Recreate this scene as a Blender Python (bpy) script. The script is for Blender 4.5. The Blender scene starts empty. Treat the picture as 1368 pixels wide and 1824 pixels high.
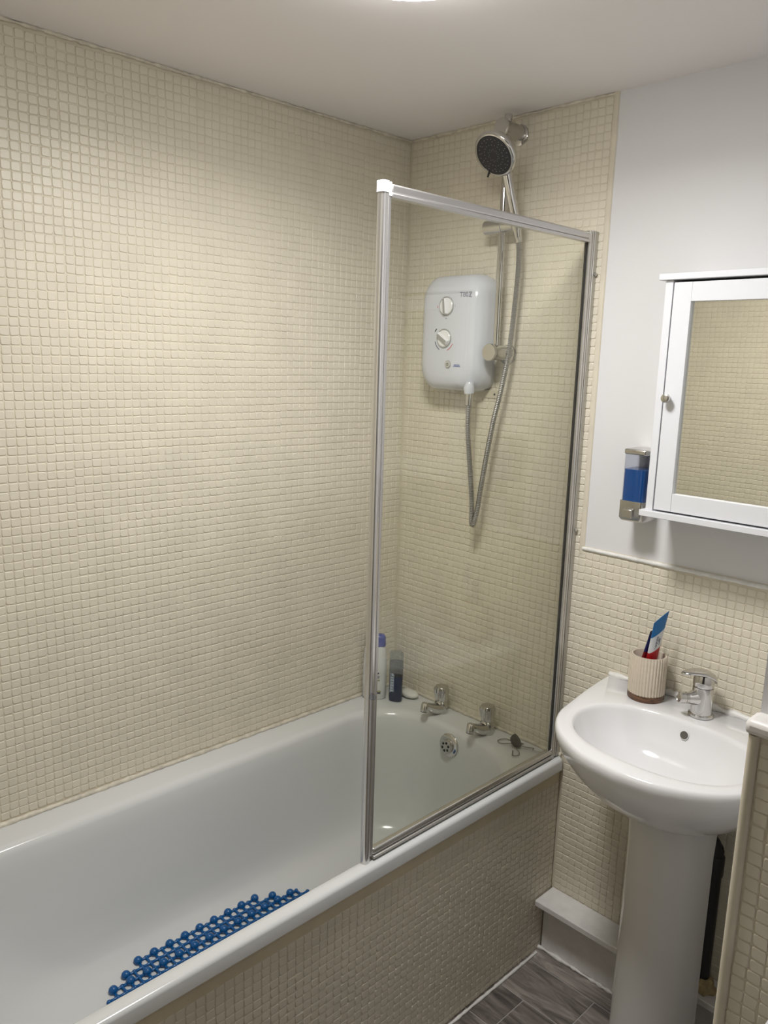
import bpy, math, random
import numpy as np
from mathutils import Matrix, Vector

random.seed(7)
rng = np.random.default_rng(11)
S = bpy.context.scene
COL = S.collection

# ------------------------------------------------------------------ camera, world, exposure
IMG_W, IMG_H, FPX = 1368, 1824, 1413.957
CAM = Vector((1.8315, -1.8673, 1.7090))
PITCH, YAW, ROLL = -0.18937, 0.79548, 0.02938


def cam_axes():
    fwd = Vector((-math.sin(YAW) * math.cos(PITCH), math.cos(YAW) * math.cos(PITCH), math.sin(PITCH)))
    right = Vector((math.cos(YAW), math.sin(YAW), 0))
    up = right.cross(fwd)
    c, s = math.cos(ROLL), math.sin(ROLL)
    return c * right + s * up, -s * right + c * up, fwd


CR, CU, CF = cam_axes()
cd = bpy.data.cameras.new('camera')
cam = bpy.data.objects.new('camera', cd)
COL.objects.link(cam)
M = Matrix((CR, CU, -CF)).transposed().to_4x4()
M.translation = CAM
cam.matrix_world = M
cd.sensor_fit = 'VERTICAL'
cd.sensor_height = 36.0
cd.sensor_width = 27.0
cd.lens = FPX * 36.0 / IMG_H
cd.clip_start = 0.02
S.camera = cam

w = bpy.data.worlds.new('world')
S.world = w
w.use_nodes = True
w.node_tree.nodes['Background'].inputs[0].default_value = (0.8, 0.85, 0.9, 1)
w.node_tree.nodes['Background'].inputs[1].default_value = 0.05

S.view_settings.view_transform = 'Standard'
S.view_settings.look = 'None'
S.view_settings.exposure = -0.10
S.view_settings.gamma = 1.0
S.view_settings.use_curve_mapping = False
S.cycles.diffuse_bounces = 3
S.cycles.max_bounces = 16
S.cycles.transparent_max_bounces = 24
S.cycles.sample_clamp_indirect = 4.0

LAMP_XY = (0.830, -0.862)
LAMP_POWER = 32.0          # radiance of the opal diffuser
LAMP_WATTS = 10.3           # the lamp's downward light behind it
LAMP_SPREAD = 162.0
LAMP_COLOR = (1.0, 0.985, 0.975)


# ------------------------------------------------------------------ materials
def nodes(m):
    m.use_nodes = True
    nt = m.node_tree
    return nt, nt.nodes, nt.links


def mat(name, col, rough=0.5, metal=0.0, spec=0.5, noise=None, bump=None, coat=0.0):
    """principled; noise=(scale, amount[, detail]) varies the value of the colour, bump=(scale, strength)"""
    m = bpy.data.materials.new(name)
    nt, N, L = nodes(m)
    b = N['Principled BSDF']
    b.inputs['Base Color'].default_value = (*col, 1)
    b.inputs['Roughness'].default_value = rough
    b.inputs['Metallic'].default_value = metal
    b.inputs['Specular IOR Level'].default_value = spec
    b.inputs['Coat Weight'].default_value = coat
    g = N.new('ShaderNodeNewGeometry')
    if noise:
        t = N.new('ShaderNodeTexNoise')
        t.inputs['Scale'].default_value = noise[0]
        t.inputs['Detail'].default_value = noise[2] if len(noise) > 2 else 3
        L.new(g.outputs['Position'], t.inputs['Vector'])
        r = N.new('ShaderNodeMapRange')
        r.inputs['From Min'].default_value = 0.25
        r.inputs['From Max'].default_value = 0.75
        r.inputs['To Min'].default_value = 1 - noise[1]
        r.inputs['To Max'].default_value = 1 + noise[1]
        L.new(t.outputs['Fac'], r.inputs['Value'])
        h = N.new('ShaderNodeHueSaturation')
        h.inputs['Color'].default_value = (*col, 1)
        L.new(r.outputs['Result'], h.inputs['Value'])
        L.new(h.outputs['Color'], b.inputs['Base Color'])
    if bump:
        t2 = N.new('ShaderNodeTexNoise')
        t2.inputs['Scale'].default_value = bump[0]
        t2.inputs['Detail'].default_value = 4
        L.new(g.outputs['Position'], t2.inputs['Vector'])
        bp = N.new('ShaderNodeBump')
        bp.inputs['Strength'].default_value = bump[1]
        bp.inputs['Distance'].default_value = 0.002
        L.new(t2.outputs['Fac'], bp.inputs['Height'])
        L.new(bp.outputs['Normal'], b.inputs['Normal'])
    return m


def thin_glass(name, tint, refl0=0.04, rough=0.0):
    """thin pane: tinted straight-through light plus a Schlick mirror term"""
    m = bpy.data.materials.new(name)
    nt, N, L = nodes(m)
    out = N['Material Output']
    N.remove(N['Principled BSDF'])
    tr = N.new('ShaderNodeBsdfTransparent')
    tr.inputs[0].default_value = (*tint, 1)
    gl = N.new('ShaderNodeBsdfGlossy')
    gl.inputs['Roughness'].default_value = rough
    g = N.new('ShaderNodeNewGeometry')
    d = N.new('ShaderNodeVectorMath'); d.operation = 'DOT_PRODUCT'
    L.new(g.outputs['Normal'], d.inputs[0]); L.new(g.outputs['Incoming'], d.inputs[1])
    a = N.new('ShaderNodeMath'); a.operation = 'ABSOLUTE'
    L.new(d.outputs['Value'], a.inputs[0])
    s1 = N.new('ShaderNodeMath'); s1.operation = 'SUBTRACT'; s1.inputs[0].default_value = 1
    L.new(a.outputs[0], s1.inputs[1])
    p = N.new('ShaderNodeMath'); p.operation = 'POWER'; p.inputs[1].default_value = 5
    L.new(s1.outputs[0], p.inputs[0])
    ma = N.new('ShaderNodeMath'); ma.operation = 'MULTIPLY_ADD'
    ma.inputs[1].default_value = 1 - refl0; ma.inputs[2].default_value = refl0
    L.new(p.outputs[0], ma.inputs[0])
    mx = N.new('ShaderNodeMixShader')
    L.new(ma.outputs[0], mx.inputs[0]); L.new(tr.outputs[0], mx.inputs[1]); L.new(gl.outputs[0], mx.inputs[2])
    L.new(mx.outputs[0], out.inputs['Surface'])
    return m


def emit(name, col, strength):
    m = bpy.data.materials.new(name)
    nt, N, L = nodes(m)
    e = N.new('ShaderNodeEmission')
    e.inputs[0].default_value = (*col, 1)
    e.inputs[1].default_value = strength
    L.new(e.outputs[0], N['Material Output'].inputs['Surface'])
    return m


def wood_floor(name):
    m = bpy.data.materials.new(name)
    nt, N, L = nodes(m)
    b = N['Principled BSDF']
    b.inputs['Roughness'].default_value = 0.42
    oi = N.new('ShaderNodeObjectInfo')
    g = N.new('ShaderNodeNewGeometry')
    off = N.new('ShaderNodeVectorMath'); off.operation = 'MULTIPLY_ADD'
    off.inputs[1].default_value = (1.0, 1.0, 1.0)
    cmb = N.new('ShaderNodeCombineXYZ')
    mul = N.new('ShaderNodeMath'); mul.operation = 'MULTIPLY'; mul.inputs[1].default_value = 37.0
    L.new(oi.outputs['Random'], mul.inputs[0])
    L.new(mul.outputs[0], cmb.inputs[0]); L.new(mul.outputs[0], cmb.inputs[2])
    L.new(g.outputs['Position'], off.inputs[0]); L.new(cmb.outputs[0], off.inputs[2])
    sc = N.new('ShaderNodeVectorMath'); sc.operation = 'MULTIPLY'
    sc.inputs[1].default_value = (2.2, 13.0, 1.0)
    L.new(off.outputs[0], sc.inputs[0])
    n1 = N.new('ShaderNodeTexNoise')
    n1.inputs['Scale'].default_value = 2.0; n1.inputs['Detail'].default_value = 7
    n1.inputs['Roughness'].default_value = 0.62; n1.inputs['Distortion'].default_value = 1.6
    L.new(sc.outputs[0], n1.inputs['Vector'])
    cr = N.new('ShaderNodeValToRGB')
    e = cr.color_ramp.elements
    e[0].position = 0.3; e[0].color = (0.075, 0.067, 0.062, 1)
    e[1].position = 0.72; e[1].color = (0.40, 0.355, 0.32, 1)
    k = e.new(0.5); k.color = (0.20, 0.174, 0.157, 1)
    L.new(n1.outputs['Fac'], cr.inputs['Fac'])
    hs = N.new('ShaderNodeHueSaturation')
    mr = N.new('ShaderNodeMapRange')
    mr.inputs['To Min'].default_value = 0.75; mr.inputs['To Max'].default_value = 1.45
    L.new(oi.outputs['Random'], mr.inputs['Value'])
    L.new(mr.outputs[0], hs.inputs['Value'])
    L.new(cr.outputs[0], hs.inputs['Color'])
    L.new(hs.outputs[0], b.inputs['Base Color'])
    return m


def grain_wood(name, c0, c1):
    m = bpy.data.materials.new(name)
    nt, N, L = nodes(m)
    b = N['Principled BSDF']; b.inputs['Roughness'].default_value = 0.45
    g = N.new('ShaderNodeNewGeometry')
    sc = N.new('ShaderNodeVectorMath'); sc.operation = 'MULTIPLY'; sc.inputs[1].default_value = (30, 30, 220)
    L.new(g.outputs['Position'], sc.inputs[0])
    n = N.new('ShaderNodeTexNoise'); n.inputs['Scale'].default_value = 1.0; n.inputs['Distortion'].default_value = 1.0
    L.new(sc.outputs[0], n.inputs['Vector'])
    cr = N.new('ShaderNodeValToRGB')
    cr.color_ramp.elements[0].position = .35; cr.color_ramp.elements[1].position = .68
    cr.color_ramp.elements[0].color = (*c0, 1); cr.color_ramp.elements[1].color = (*c1, 1)
    L.new(n.outputs['Fac'], cr.inputs['Fac']); L.new(cr.outputs[0], b.inputs['Base Color'])
    return m


TILE = mat('cream_tile', (0.735, 0.682, 0.560), 0.42, noise=(9, 0.05), bump=(420, 0.10))
GROUT = mat('cream_grout', (0.70, 0.642, 0.515), 0.65, noise=(14, 0.07))
STRIP = mat('cream_strip', (0.66, 0.58, 0.42), 0.5, noise=(12, 0.10))
PAINT = mat('white_paint', (0.75, 0.747, 0.75), 0.6, bump=(160, 0.10))
CEIL = mat('ceiling_paint', (0.885, 0.855, 0.845), 0.7, bump=(90, 0.08))
WOODPAINT = mat('old_white_gloss', (0.78, 0.76, 0.73), 0.4, noise=(35, 0.07), bump=(60, 0.25))
SEAL = mat('silicone', (0.80, 0.79, 0.76), 0.35, noise=(60, 0.10), bump=(90, 0.5))
OLDSEAL = mat('aged_silicone', (0.66, 0.61, 0.51), 0.5, noise=(45, 0.22), bump=(90, 0.6))
ENAMEL = mat('bath_enamel', (0.69, 0.70, 0.695), 0.14)
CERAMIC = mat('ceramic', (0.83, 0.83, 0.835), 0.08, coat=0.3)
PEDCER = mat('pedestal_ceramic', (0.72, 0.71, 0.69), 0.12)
CHROME = mat('chrome', (0.62, 0.61, 0.60), 0.09, 1.0)
SATIN = mat('satin_chrome', (0.60, 0.585, 0.56), 0.24, 1.0)
ALU = mat('white_aluminium', (0.60, 0.59, 0.585), 0.38, 1.0)
ALUB = mat('bright_aluminium', (0.66, 0.65, 0.64), 0.2, 0.9)
ALUG = mat('grey_aluminium', (0.50, 0.49, 0.46), 0.4, 0.6)
WPLAS = mat('white_plastic', (0.80, 0.80, 0.81), 0.22)
UNITP = mat('heater_plastic', (0.64, 0.66, 0.72), 0.16, coat=0.2)
GREYP = mat('grey_plastic', (0.36, 0.36, 0.35), 0.35)
LGREYP = mat('light_grey_plastic', (0.60, 0.60, 0.60), 0.35)
BLACKP = mat('black_plastic', (0.012, 0.012, 0.013), 0.45)
RUBBER = mat('dark_rubber', (0.030, 0.029, 0.026), 0.55)
FACE = mat('charcoal_face', (0.020, 0.020, 0.026), 0.5)
DOT = mat('nozzle_grey', (0.30, 0.30, 0.31), 0.5)
BLUEMAT = mat('blue_vinyl', (0.0, 0.095, 0.30), 0.3, coat=0.1)
CABW = mat('cabinet_white', (0.76, 0.77, 0.80), 0.38)
MIRROR = mat('mirror', (0.80, 0.80, 0.74), 0.0, 1.0)
GLASS = thin_glass('screen_glass', (0.985, 0.990, 0.960), 0.038)
CLEAR = thin_glass('clear_plastic', (0.80, 0.82, 0.88), 0.05, 0.03)
FROST = thin_glass('frosted_cap', (0.78, 0.82, 0.85), 0.06, 0.2)
BLUELIQ = mat('blue_soap', (0.0, 0.085, 0.30), 0.08)
GELBLUE = mat('navy_gel', (0.008, 0.020, 0.065), 0.12)
CAPBLUE = mat('blue_cap', (0.035, 0.05, 0.30), 0.35)
BOTTLEW = mat('bottle_white', (0.72, 0.73, 0.73), 0.3)
LABELOL = mat('label_olive', (0.36, 0.36, 0.18), 0.5)
INKNAVY = mat('ink_navy', (0.03, 0.04, 0.10), 0.5)
INKBLUE = mat('ink_blue', (0.03, 0.08, 0.36), 0.5)
INKGREY = mat('ink_grey', (0.34, 0.34, 0.42), 0.5)
INKRED = mat('ink_red', (0.55, 0.05, 0.05), 0.5)
INKBLK = mat('ink_black', (0.02, 0.02, 0.02), 0.5)
INKWHITE = mat('ink_pale', (0.45, 0.52, 0.62), 0.5)
STONE = mat('ribbed_stone', (0.62, 0.545, 0.44), 0.75, noise=(120, 0.06))
WALNUT = grain_wood('walnut', (0.055, 0.024, 0.012), (0.20, 0.095, 0.045))
TBLUE = mat('tube_blue', (0.004, 0.13, 0.36), 0.3)
TWHITE = mat('tube_white', (0.66, 0.68, 0.70), 0.3)
TRED = mat('tube_red', (0.38, 0.006, 0.012), 0.3)
TNAVY = mat('tube_navy', (0.008, 0.015, 0.10), 0.3)
TDRED = mat('tube_dark_red', (0.16, 0.006, 0.010), 0.3)
SOAP = mat('white_soap', (0.76, 0.76, 0.72), 0.4)
FOAM = mat('yellowed_foam', (0.46, 0.36, 0.18), 0.8, noise=(60, 0.35), bump=(70, 1.0))
FLOORM = wood_floor('grey_plank')
FGROUT = mat('plank_joint', (0.42, 0.40, 0.38), 0.7)
HALLP = mat('hall_shade_paint', (0.25, 0.24, 0.23), 0.8)  # pale hall walls coloured dark, for an unlit hall with less bounced light


# ------------------------------------------------------------------ mesh helpers
class MB:
    def __init__(self):
        self.v, self.f, self.mi = [], [], []
        self.cur = 0

    def add(self, vs, fs):
        o = len(self.v)
        self.v += [tuple(p) for p in vs]
        for f in fs:
            self.f.append([i + o for i in f]); self.mi.append(self.cur)
        return self

    def box(self, x0, x1, y0, y1, z0, z1):
        vs = [(x, y, z) for z in (z0, z1) for y in (y0, y1) for x in (x0, x1)]
        return self.add(vs, [(0, 2, 3, 1), (4, 5, 7, 6), (0, 1, 5, 4), (1, 3, 7, 5), (3, 2, 6, 7), (2, 0, 4, 6)])

    def loft(self, rings, cap0=True, cap1=True, closed=False):
        n = len(rings[0]); o = len(self.v)
        for r in rings:
            self.v += [tuple(p) for p in r]
        R = len(rings)
        for k in range(R if closed else R - 1):
            a, b = o + k * n, o + ((k + 1) % R) * n
            for i in range(n):
                j = (i + 1) % n
                self.f.append([a + i, a + j, b + j, b + i]); self.mi.append(self.cur)
        if cap0 and not closed:
            self.f.append([o + i for i in range(n)][::-1]); self.mi.append(self.cur)
        if cap1 and not closed:
            self.f.append([o + (R - 1) * n + i for i in range(n)]); self.mi.append(self.cur)
        return self

    def lathe(self, prof, c=(0, 0, 0), ax=(0, 0, 1), seg=32, cap0=True, cap1=True, rib=None):
        """prof: (radius, height) along the axis from the centre; rib(i) scales the radius"""
        ax = Vector(ax).normalized()
        q = ax.to_track_quat('Z', 'Y')
        ux, uy = q @ Vector((1, 0, 0)), q @ Vector((0, 1, 0))
        c = Vector(c)
        rings = []
        for r, h in prof:
            rings.append([c + ax * h + (ux * math.cos(2 * math.pi * i / seg) + uy * math.sin(2 * math.pi * i / seg)) * r * (rib(i) if rib else 1) for i in range(seg)])
        return self.loft(rings, cap0, cap1)

    def tube(self, path, rad, seg=12, cap=True):
        path = [Vector(p) for p in path]
        n = len(path)
        rads = rad if hasattr(rad, '__len__') else [rad] * n
        t0 = (path[1] - path[0]).normalized()
        up = Vector((0, 0, 1)) if abs(t0.z) < 0.9 else Vector((1, 0, 0))
        nx = t0.cross(up).normalized()
        rings = []
        for i in range(n):
            t = (path[min(i + 1, n - 1)] - path[max(i - 1, 0)]).normalized()
            nx = (nx - t * nx.dot(t)).normalized()
            ny = t.cross(nx)
            rings.append([path[i] + (nx * math.cos(2 * math.pi * k / seg) + ny * math.sin(2 * math.pi * k / seg)) * rads[i] for k in range(seg)])
        return self.loft(rings, cap, cap)

    def sphere(self, c, r, seg=16, rings=8, sc=(1, 1, 1), half=False):
        R = []
        a0 = 0 if half else -math.pi / 2
        for k in range(rings + 1):
            a = a0 + (math.pi / 2 - a0) * k / rings
            rr = max(math.cos(a), 1e-3)
            R.append([(c[0] + r * sc[0] * rr * math.cos(2 * math.pi * i / seg), c[1] + r * sc[1] * rr * math.sin(2 * math.pi * i / seg), c[2] + r * sc[2] * math.sin(a)) for i in range(seg)])
        return self.loft(R)

    def mesh(self, name, mats, smooth=35):
        me = bpy.data.meshes.new(name)
        me.from_pydata(self.v, [], self.f)
        for m in (mats if isinstance(mats, (list, tuple)) else [mats]):
            me.materials.append(m)
        me.polygons.foreach_set('material_index', self.mi)
        if smooth:
            me.polygons.foreach_set('use_smooth', [True] * len(me.polygons))
            me.set_sharp_from_angle(angle=math.radians(smooth))
        me.update()
        return me


def setparent(o, p):
    if p is None:
        return
    o.parent = p
    if p.type == 'EMPTY':
        o.matrix_parent_inverse = Matrix.Translation(-Vector(p.location))


def obj(name, mb, m, parent=None, bevel=0.0, seg=2, smooth=35):
    me = mb.mesh(name, m, smooth)
    o = bpy.data.objects.new(name, me)
    COL.objects.link(o)
    setparent(o, parent)
    if bevel:
        md = o.modifiers.new('bevel', 'BEVEL')
        md.width = bevel; md.segments = seg; md.limit_method = 'ANGLE'; md.angle_limit = math.radians(40)
        md.harden_normals = False
    return o


def tag(o, label=None, cat=None, group=None, kind=None):
    if label: o['label'] = label
    if cat: o['category'] = cat
    if group: o['group'] = group
    if kind: o['kind'] = kind
    return o


def thing(name, label, cat, loc=(0, 0, 0), group=None):
    o = bpy.data.objects.new(name, None)
    o.empty_display_size = 0.05
    COL.objects.link(o)
    o.location = loc
    return tag(o, label, cat, group)


def struct(name, mb, m, label, cat, bevel=0.0, smooth=35):
    return tag(obj(name, mb, m, None, bevel, smooth=smooth), label, cat, None, 'structure')


def text(name, body, size, M4, m, parent, ext=0.0002, sx=1.0):
    c = bpy.data.curves.new(name, 'FONT')
    c.body = body; c.size = size; c.extrude = ext; c.align_x = 'CENTER'; c.align_y = 'CENTER'
    c.materials.append(m)
    tmp = bpy.data.objects.new(name, c)
    me = bpy.data.meshes.new_from_object(tmp)
    me.name = name
    bpy.data.objects.remove(tmp); bpy.data.curves.remove(c)
    o = bpy.data.objects.new(name, me)
    COL.objects.link(o)
    o.matrix_basis = M4 @ Matrix.Diagonal((sx, 1, 1, 1))
    setparent(o, parent)
    return o


def frame_m(o, x, y):
    """matrix with origin o, local x, local y (z = x cross y)"""
    x = Vector(x).normalized(); y = Vector(y); y = (y - x * y.dot(x)).normalized(); z = x.cross(y)
    mm = Matrix((x, y, z)).transposed().to_4x4(); mm.translation = Vector(o)
    return mm


def rrect(x0, x1, y0, y1, r, z, n=6):
    """rounded rectangle ring, counter-clockwise, 4*(n+1) points"""
    r = min(r, (x1 - x0) / 2 - 1e-4, (y1 - y0) / 2 - 1e-4)
    P = []
    for cx, cy, a0 in ((x1 - r, y1 - r, 0), (x0 + r, y1 - r, 90), (x0 + r, y0 + r, 180), (x1 - r, y0 + r, 270)):
        for k in range(n + 1):
            a = math.radians(a0 + 90 * k / n)
            P.append((cx + r * math.cos(a), cy + r * math.sin(a), z))
    return P


def catmull(pts, per=8):
    P = [Vector(p) for p in pts]
    out = []
    for i in range(len(P) - 1):
        p0, p1, p2, p3 = P[max(i - 1, 0)], P[i], P[i + 1], P[min(i + 2, len(P) - 1)]
        for k in range(per):
            t = k / per
            out.append(0.5 * ((2 * p1) + (-p0 + p2) * t + (2 * p0 - 5 * p1 + 4 * p2 - p3) * t * t + (-p0 + 3 * p1 - 3 * p2 + p3) * t ** 3))
    out.append(P[-1])
    return out


def resample(path, step):
    path = [Vector(p) for p in path]
    d = [0]
    for a, b in zip(path, path[1:]):
        d.append(d[-1] + (b - a).length)
    n = max(int(d[-1] / step), 2)
    out, j = [], 0
    for k in range(n + 1):
        s = d[-1] * k / n
        while j < len(d) - 2 and d[j + 1] < s:
            j += 1
        t = (s - d[j]) / max(d[j + 1] - d[j], 1e-9)
        out.append(path[j].lerp(path[j + 1], t))
    return out


# ------------------------------------------------------------------ mosaic tiles
PU, PV, TH = 0.0215, 0.0202, 0.0018


def tile_template(k):
    r = np.random.default_rng(100 + k)
    a, b = PU / 2 - 0.0007, PV / 2 - 0.0007
    V = []
    base = []
    for sx, sy in ((1, 1), (-1, 1), (-1, -1), (1, -1)):
        cr = 0.0010 + r.random() * 0.0016
        jx, jy = r.normal(0, 0.00030, 2)
        X, Y = sx * a + jx, sy * b + jy
        p1, p2 = (X, Y - sy * cr), (X - sx * cr, Y)
        base += [p1, p2] if sx * sy > 0 else [p2, p1]
    for inset, h in ((0, -0.0004), (0.0005, TH * 0.5), (0.0016, TH)):
        for x, y in base:
            V.append((x - math.copysign(inset, x), y - math.copysign(inset, y), h))
    F = []
    for q in range(2):
        for i in range(8):
            j = (i + 1) % 8
            F.append((q * 8 + i, q * 8 + j, q * 8 + 8 + j, q * 8 + 8 + i))
    F.append(tuple(range(16, 24)))
    return np.array(V), F


NVAR = 10
TEMPL = [tile_template(k) for k in range(NVAR)]
TFACES = TEMPL[0][1]
TMESH = []
for k in range(NVAR):
    me = bpy.data.meshes.new('tile')
    me.from_pydata([tuple(p) for p in TEMPL[k][0]], [], TFACES)
    me.polygons.foreach_set('use_smooth', [True] * 16 + [False])
    me.materials.append(TILE)
    TMESH.append(me)


def tiles(parent, origin, ux, uv, u0, u1, v0, v1, keep=lambda u, v: True, singles=300, score=None):
    """lays tiles on a plane: origin + u*ux + v*uv, facing ux x uv; the nearest in frame are objects of their own"""
    ux, uv = np.array(ux, float), np.array(uv, float)
    n = np.cross(ux, uv); O = np.array(origin, float)
    nu, nv = int(round((u1 - u0) / PU)), int(round((v1 - v0) / PV))
    su, sv = (u1 - u0) / nu / PU, (v1 - v0) / nv / PV
    recs = []
    so = rng.normal(0, 0.0007, (nu // 14 + 2, nv // 14 + 2, 2))
    for i in range(nu):
        for j in range(nv):
            uc, vc = u0 + (i + .5) * PU * su, v0 + (j + .5) * PV * sv
            if not keep(uc, vc):
                continue
            q = so[i // 14, j // 14]
            du, dv = q + rng.normal(0, 0.00032, 2)
            a = rng.normal(0, 0.009)
            tx, ty = rng.normal(0, 0.013, 2)
            sa, sb = su * (1 + rng.normal(0, .018)), sv * (1 + rng.normal(0, .018))
            c, s = math.cos(a), math.sin(a)
            ex = (ux * c + uv * s) + n * tx
            ey = (-ux * s + uv * c) + n * ty
            P = O + ux * (uc + du) + uv * (vc + dv) + n * rng.normal(0, 0.00010)
            recs.append((int(rng.integers(NVAR)), ex * sa, ey * sb, n, P))
    # nearest tiles inside the frame
    sc = []
    for r in recs:
        d = Vector(r[4]) - CAM
        z = d.dot(CF)
        ok = False
        if z > 0.1:
            x, y = FPX * d.dot(CR) / z, FPX * d.dot(CU) / z
            ok = abs(x) < IMG_W / 2 - 4 and abs(y) < IMG_H / 2 - 4
        if ok and score is not None:
            ok = score(r[4])
        sc.append(z if ok else 1e9)
    order = np.argsort(sc)
    pick = set(int(i) for i in order[:singles] if sc[int(i)] < 1e8)
    rest = []
    for i, r in enumerate(recs):
        if i in pick:
            o = bpy.data.objects.new('tile', TMESH[r[0]])
            mm = Matrix(((r[1][0], r[2][0], r[3][0], r[4][0]), (r[1][1], r[2][1], r[3][1], r[4][1]), (r[1][2], r[2][2], r[3][2], r[4][2]), (0, 0, 0, 1)))
            o.matrix_basis = mm
            COL.objects.link(o)
            setparent(o, parent)
        else:
            rest.append(r)
    T = len(rest)
    if not T:
        return
    V = np.empty((T, 24, 3))
    for k, r in enumerate(rest):
        V[k] = TEMPL[r[0]][0] @ np.array([r[1], r[2], r[3]]) + r[4]
    F4 = np.array(TFACES[:16]); F8 = np.array(TFACES[16])
    per = np.concatenate([F4.ravel(), F8])
    loops = (per[None, :] + (np.arange(T) * 24)[:, None]).ravel()
    starts1 = np.concatenate([np.arange(16) * 4, [64]])
    starts = (starts1[None, :] + (np.arange(T) * 72)[:, None]).ravel()
    me = bpy.data.meshes.new('tile_field')
    me.vertices.add(T * 24); me.vertices.foreach_set('co', V.ravel().astype(np.float32))
    me.loops.add(T * 72); me.loops.foreach_set('vertex_index', loops.astype(np.int32))
    me.polygons.add(T * 17); me.polygons.foreach_set('loop_start', starts.astype(np.int32))
    me.polygons.foreach_set('use_smooth', np.tile([True] * 16 + [False], T))
    me.update(calc_edges=True)
    me.materials.append(TILE)
    o = bpy.data.objects.new('tile_field', me)
    COL.objects.link(o)
    setparent(o, parent)
    o['kind'] = 'stuff'


def bead(name, path, r, m, label, cat='sealant', jag=0.25, structural=True):
    p = resample(path, 0.012)
    rr = [r * (1 + random.uniform(-jag, jag)) for _ in p]
    mb = MB().tube([q + Vector((random.uniform(-1, 1), random.uniform(-1, 1), random.uniform(-1, 1))) * r * jag * .4 for q in p], rr, 8)
    return struct(name, mb, m, label, cat, smooth=60)


# ------------------------------------------------------------------ room shell
H, ZR = 2.372, 0.600
XT = 1.455          # left edge of the boxed-out wall on the right
YB = -0.77          # its tiled face

mb = MB(); mb.box(-0.12, 2.7, -3.1, 0.12, -0.1, -0.0015)
floor = struct('floor', mb, FGROUT, 'floor of grey wood-look planks beside the bath panel', 'floor')
YP = [0.027, -0.11, -0.2475, -0.385]
while YP[-1] > -2.9: YP.append(YP[-1] - 0.1375)
starts = {0: 0.62, 1: 0.916, 2: 0.78, 3: 1.05}
for r in range(len(YP) - 1):
    x = starts.get(r, 0.45 + 0.17 * (r * 7 % 5)) - 0.84
    L_ = 0.42
    while x < 2.6:
        a, b = max(x, 0.60), min(x + L_, 2.6)
        if b - a > 0.03 and not (b < 0.66):
            q = MB().box(a + .0014, b - .0014, YP[r + 1] + .0014, YP[r] - .0014, -0.006, 0.0)
            obj('plank', q, FLOORM, floor, bevel=0.0009, seg=1, smooth=0)
        x += L_

mb = MB(); mb.box(-0.12, 2.7, -3.1, 0.12, H, H + 0.1)
struct('ceiling', mb, CEIL, 'plain off-white painted ceiling above the bath', 'ceiling')

mb = MB(); mb.box(-0.12, 0.0, -1.82, 0.0, 0, H)
wl = struct('wall_left', mb, GROUT, 'long wall of cream mosaic tiles alongside the bath', 'wall')
tiles(wl, (0, 0, 0), (0, 1, 0), (0, 0, 1), -1.695, -0.004, ZR + 0.012, H - 0.012)


def in_white(u, v):
    return (u > 0.697 and v > 1.2125)


mb = MB(); mb.box(-0.12, XT + 0.005, 0.0, 0.12, 0, H)
wf = struct('wall_far', mb, PAINT, 'end wall, cream mosaic tiles below and behind the shower, white paint above the basin', 'wall')
mb = MB(); mb.box(0.0, 0.711, -0.0012, 0.001, 0.0, H); mb.box(0.711, XT, -0.0012, 0.001, 0.0, 1.2274)
obj('tile_bed', mb, GROUT, wf, smooth=0)
tiles(wf, (0, -0.0012, 0), (1, 0, 0), (0, 0, 1), 0.009, 1.4505, 0.1828, 2.3625, keep=lambda u, v: not in_white(u, v) and not (u < 0.70 and v < ZR + .008),
      score=lambda P: P[0] < 1.26 and not (0.99 < P[0] < 1.17 and P[2] < .72) and not (0.93 < P[0] < 1.3 and .6 < P[2] < .90))

# near end of the bath: tiled wall, then a doorway where one stands
mb = MB(); mb.box(0.0, 1.22, -1.82, -1.702, 0, H); mb.box(2.05, 2.42, -1.82, -1.702, 0, H); mb.box(1.22, 2.05, -1.82, -1.702, 2.06, H)
wn = struct('wall_near', mb, GROUT, 'tiled wall at the head end of the bath with a doorway beside it', 'wall')
tiles(wn, (1.22, -1.702, 0), (-1, 0, 0), (0, 0, 1), 0.004, 1.215, ZR + 0.01, H - 0.01, singles=0)

mb = MB(); mb.box(XT, 2.30, YB, 0.12, 0, 1.212); mb.box(XT, 2.30, YB + 0.035, 0.12, 1.212, H)
wr = struct('wall_right', mb, PAINT, 'boxed-out wall at the right of the basin, tiled to sill height, white above', 'wall')
mb = MB(); mb.box(XT + 0.004, 2.30, YB - 0.0012, YB + .002, 0.0, 1.212)
obj('tile_bed', mb, GROUT, wr, smooth=0)
tiles(wr, (0, YB - 0.0012, 0), (1, 0, 0), (0, 0, 1), XT + 0.0175, 2.2865, 0.006, 1.203)

mb = MB(); mb.box(2.30, 2.42, -1.702, 0.12, 0, H)
struct('wall_alcove', mb, PAINT, 'plain white wall of the toilet alcove beyond the boxed-out wall', 'wall')
mb = MB(); mb.box(0.5, 2.7, -3.1, -3.0, 0, H); mb.box(0.5, 0.6, -3.0, -1.82, 0, H); mb.box(2.6, 2.7, -3.0, -1.70, 0, H)
struct('wall_back', mb, HALLP, 'plain hall walls beyond the doorway', 'wall')

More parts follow.
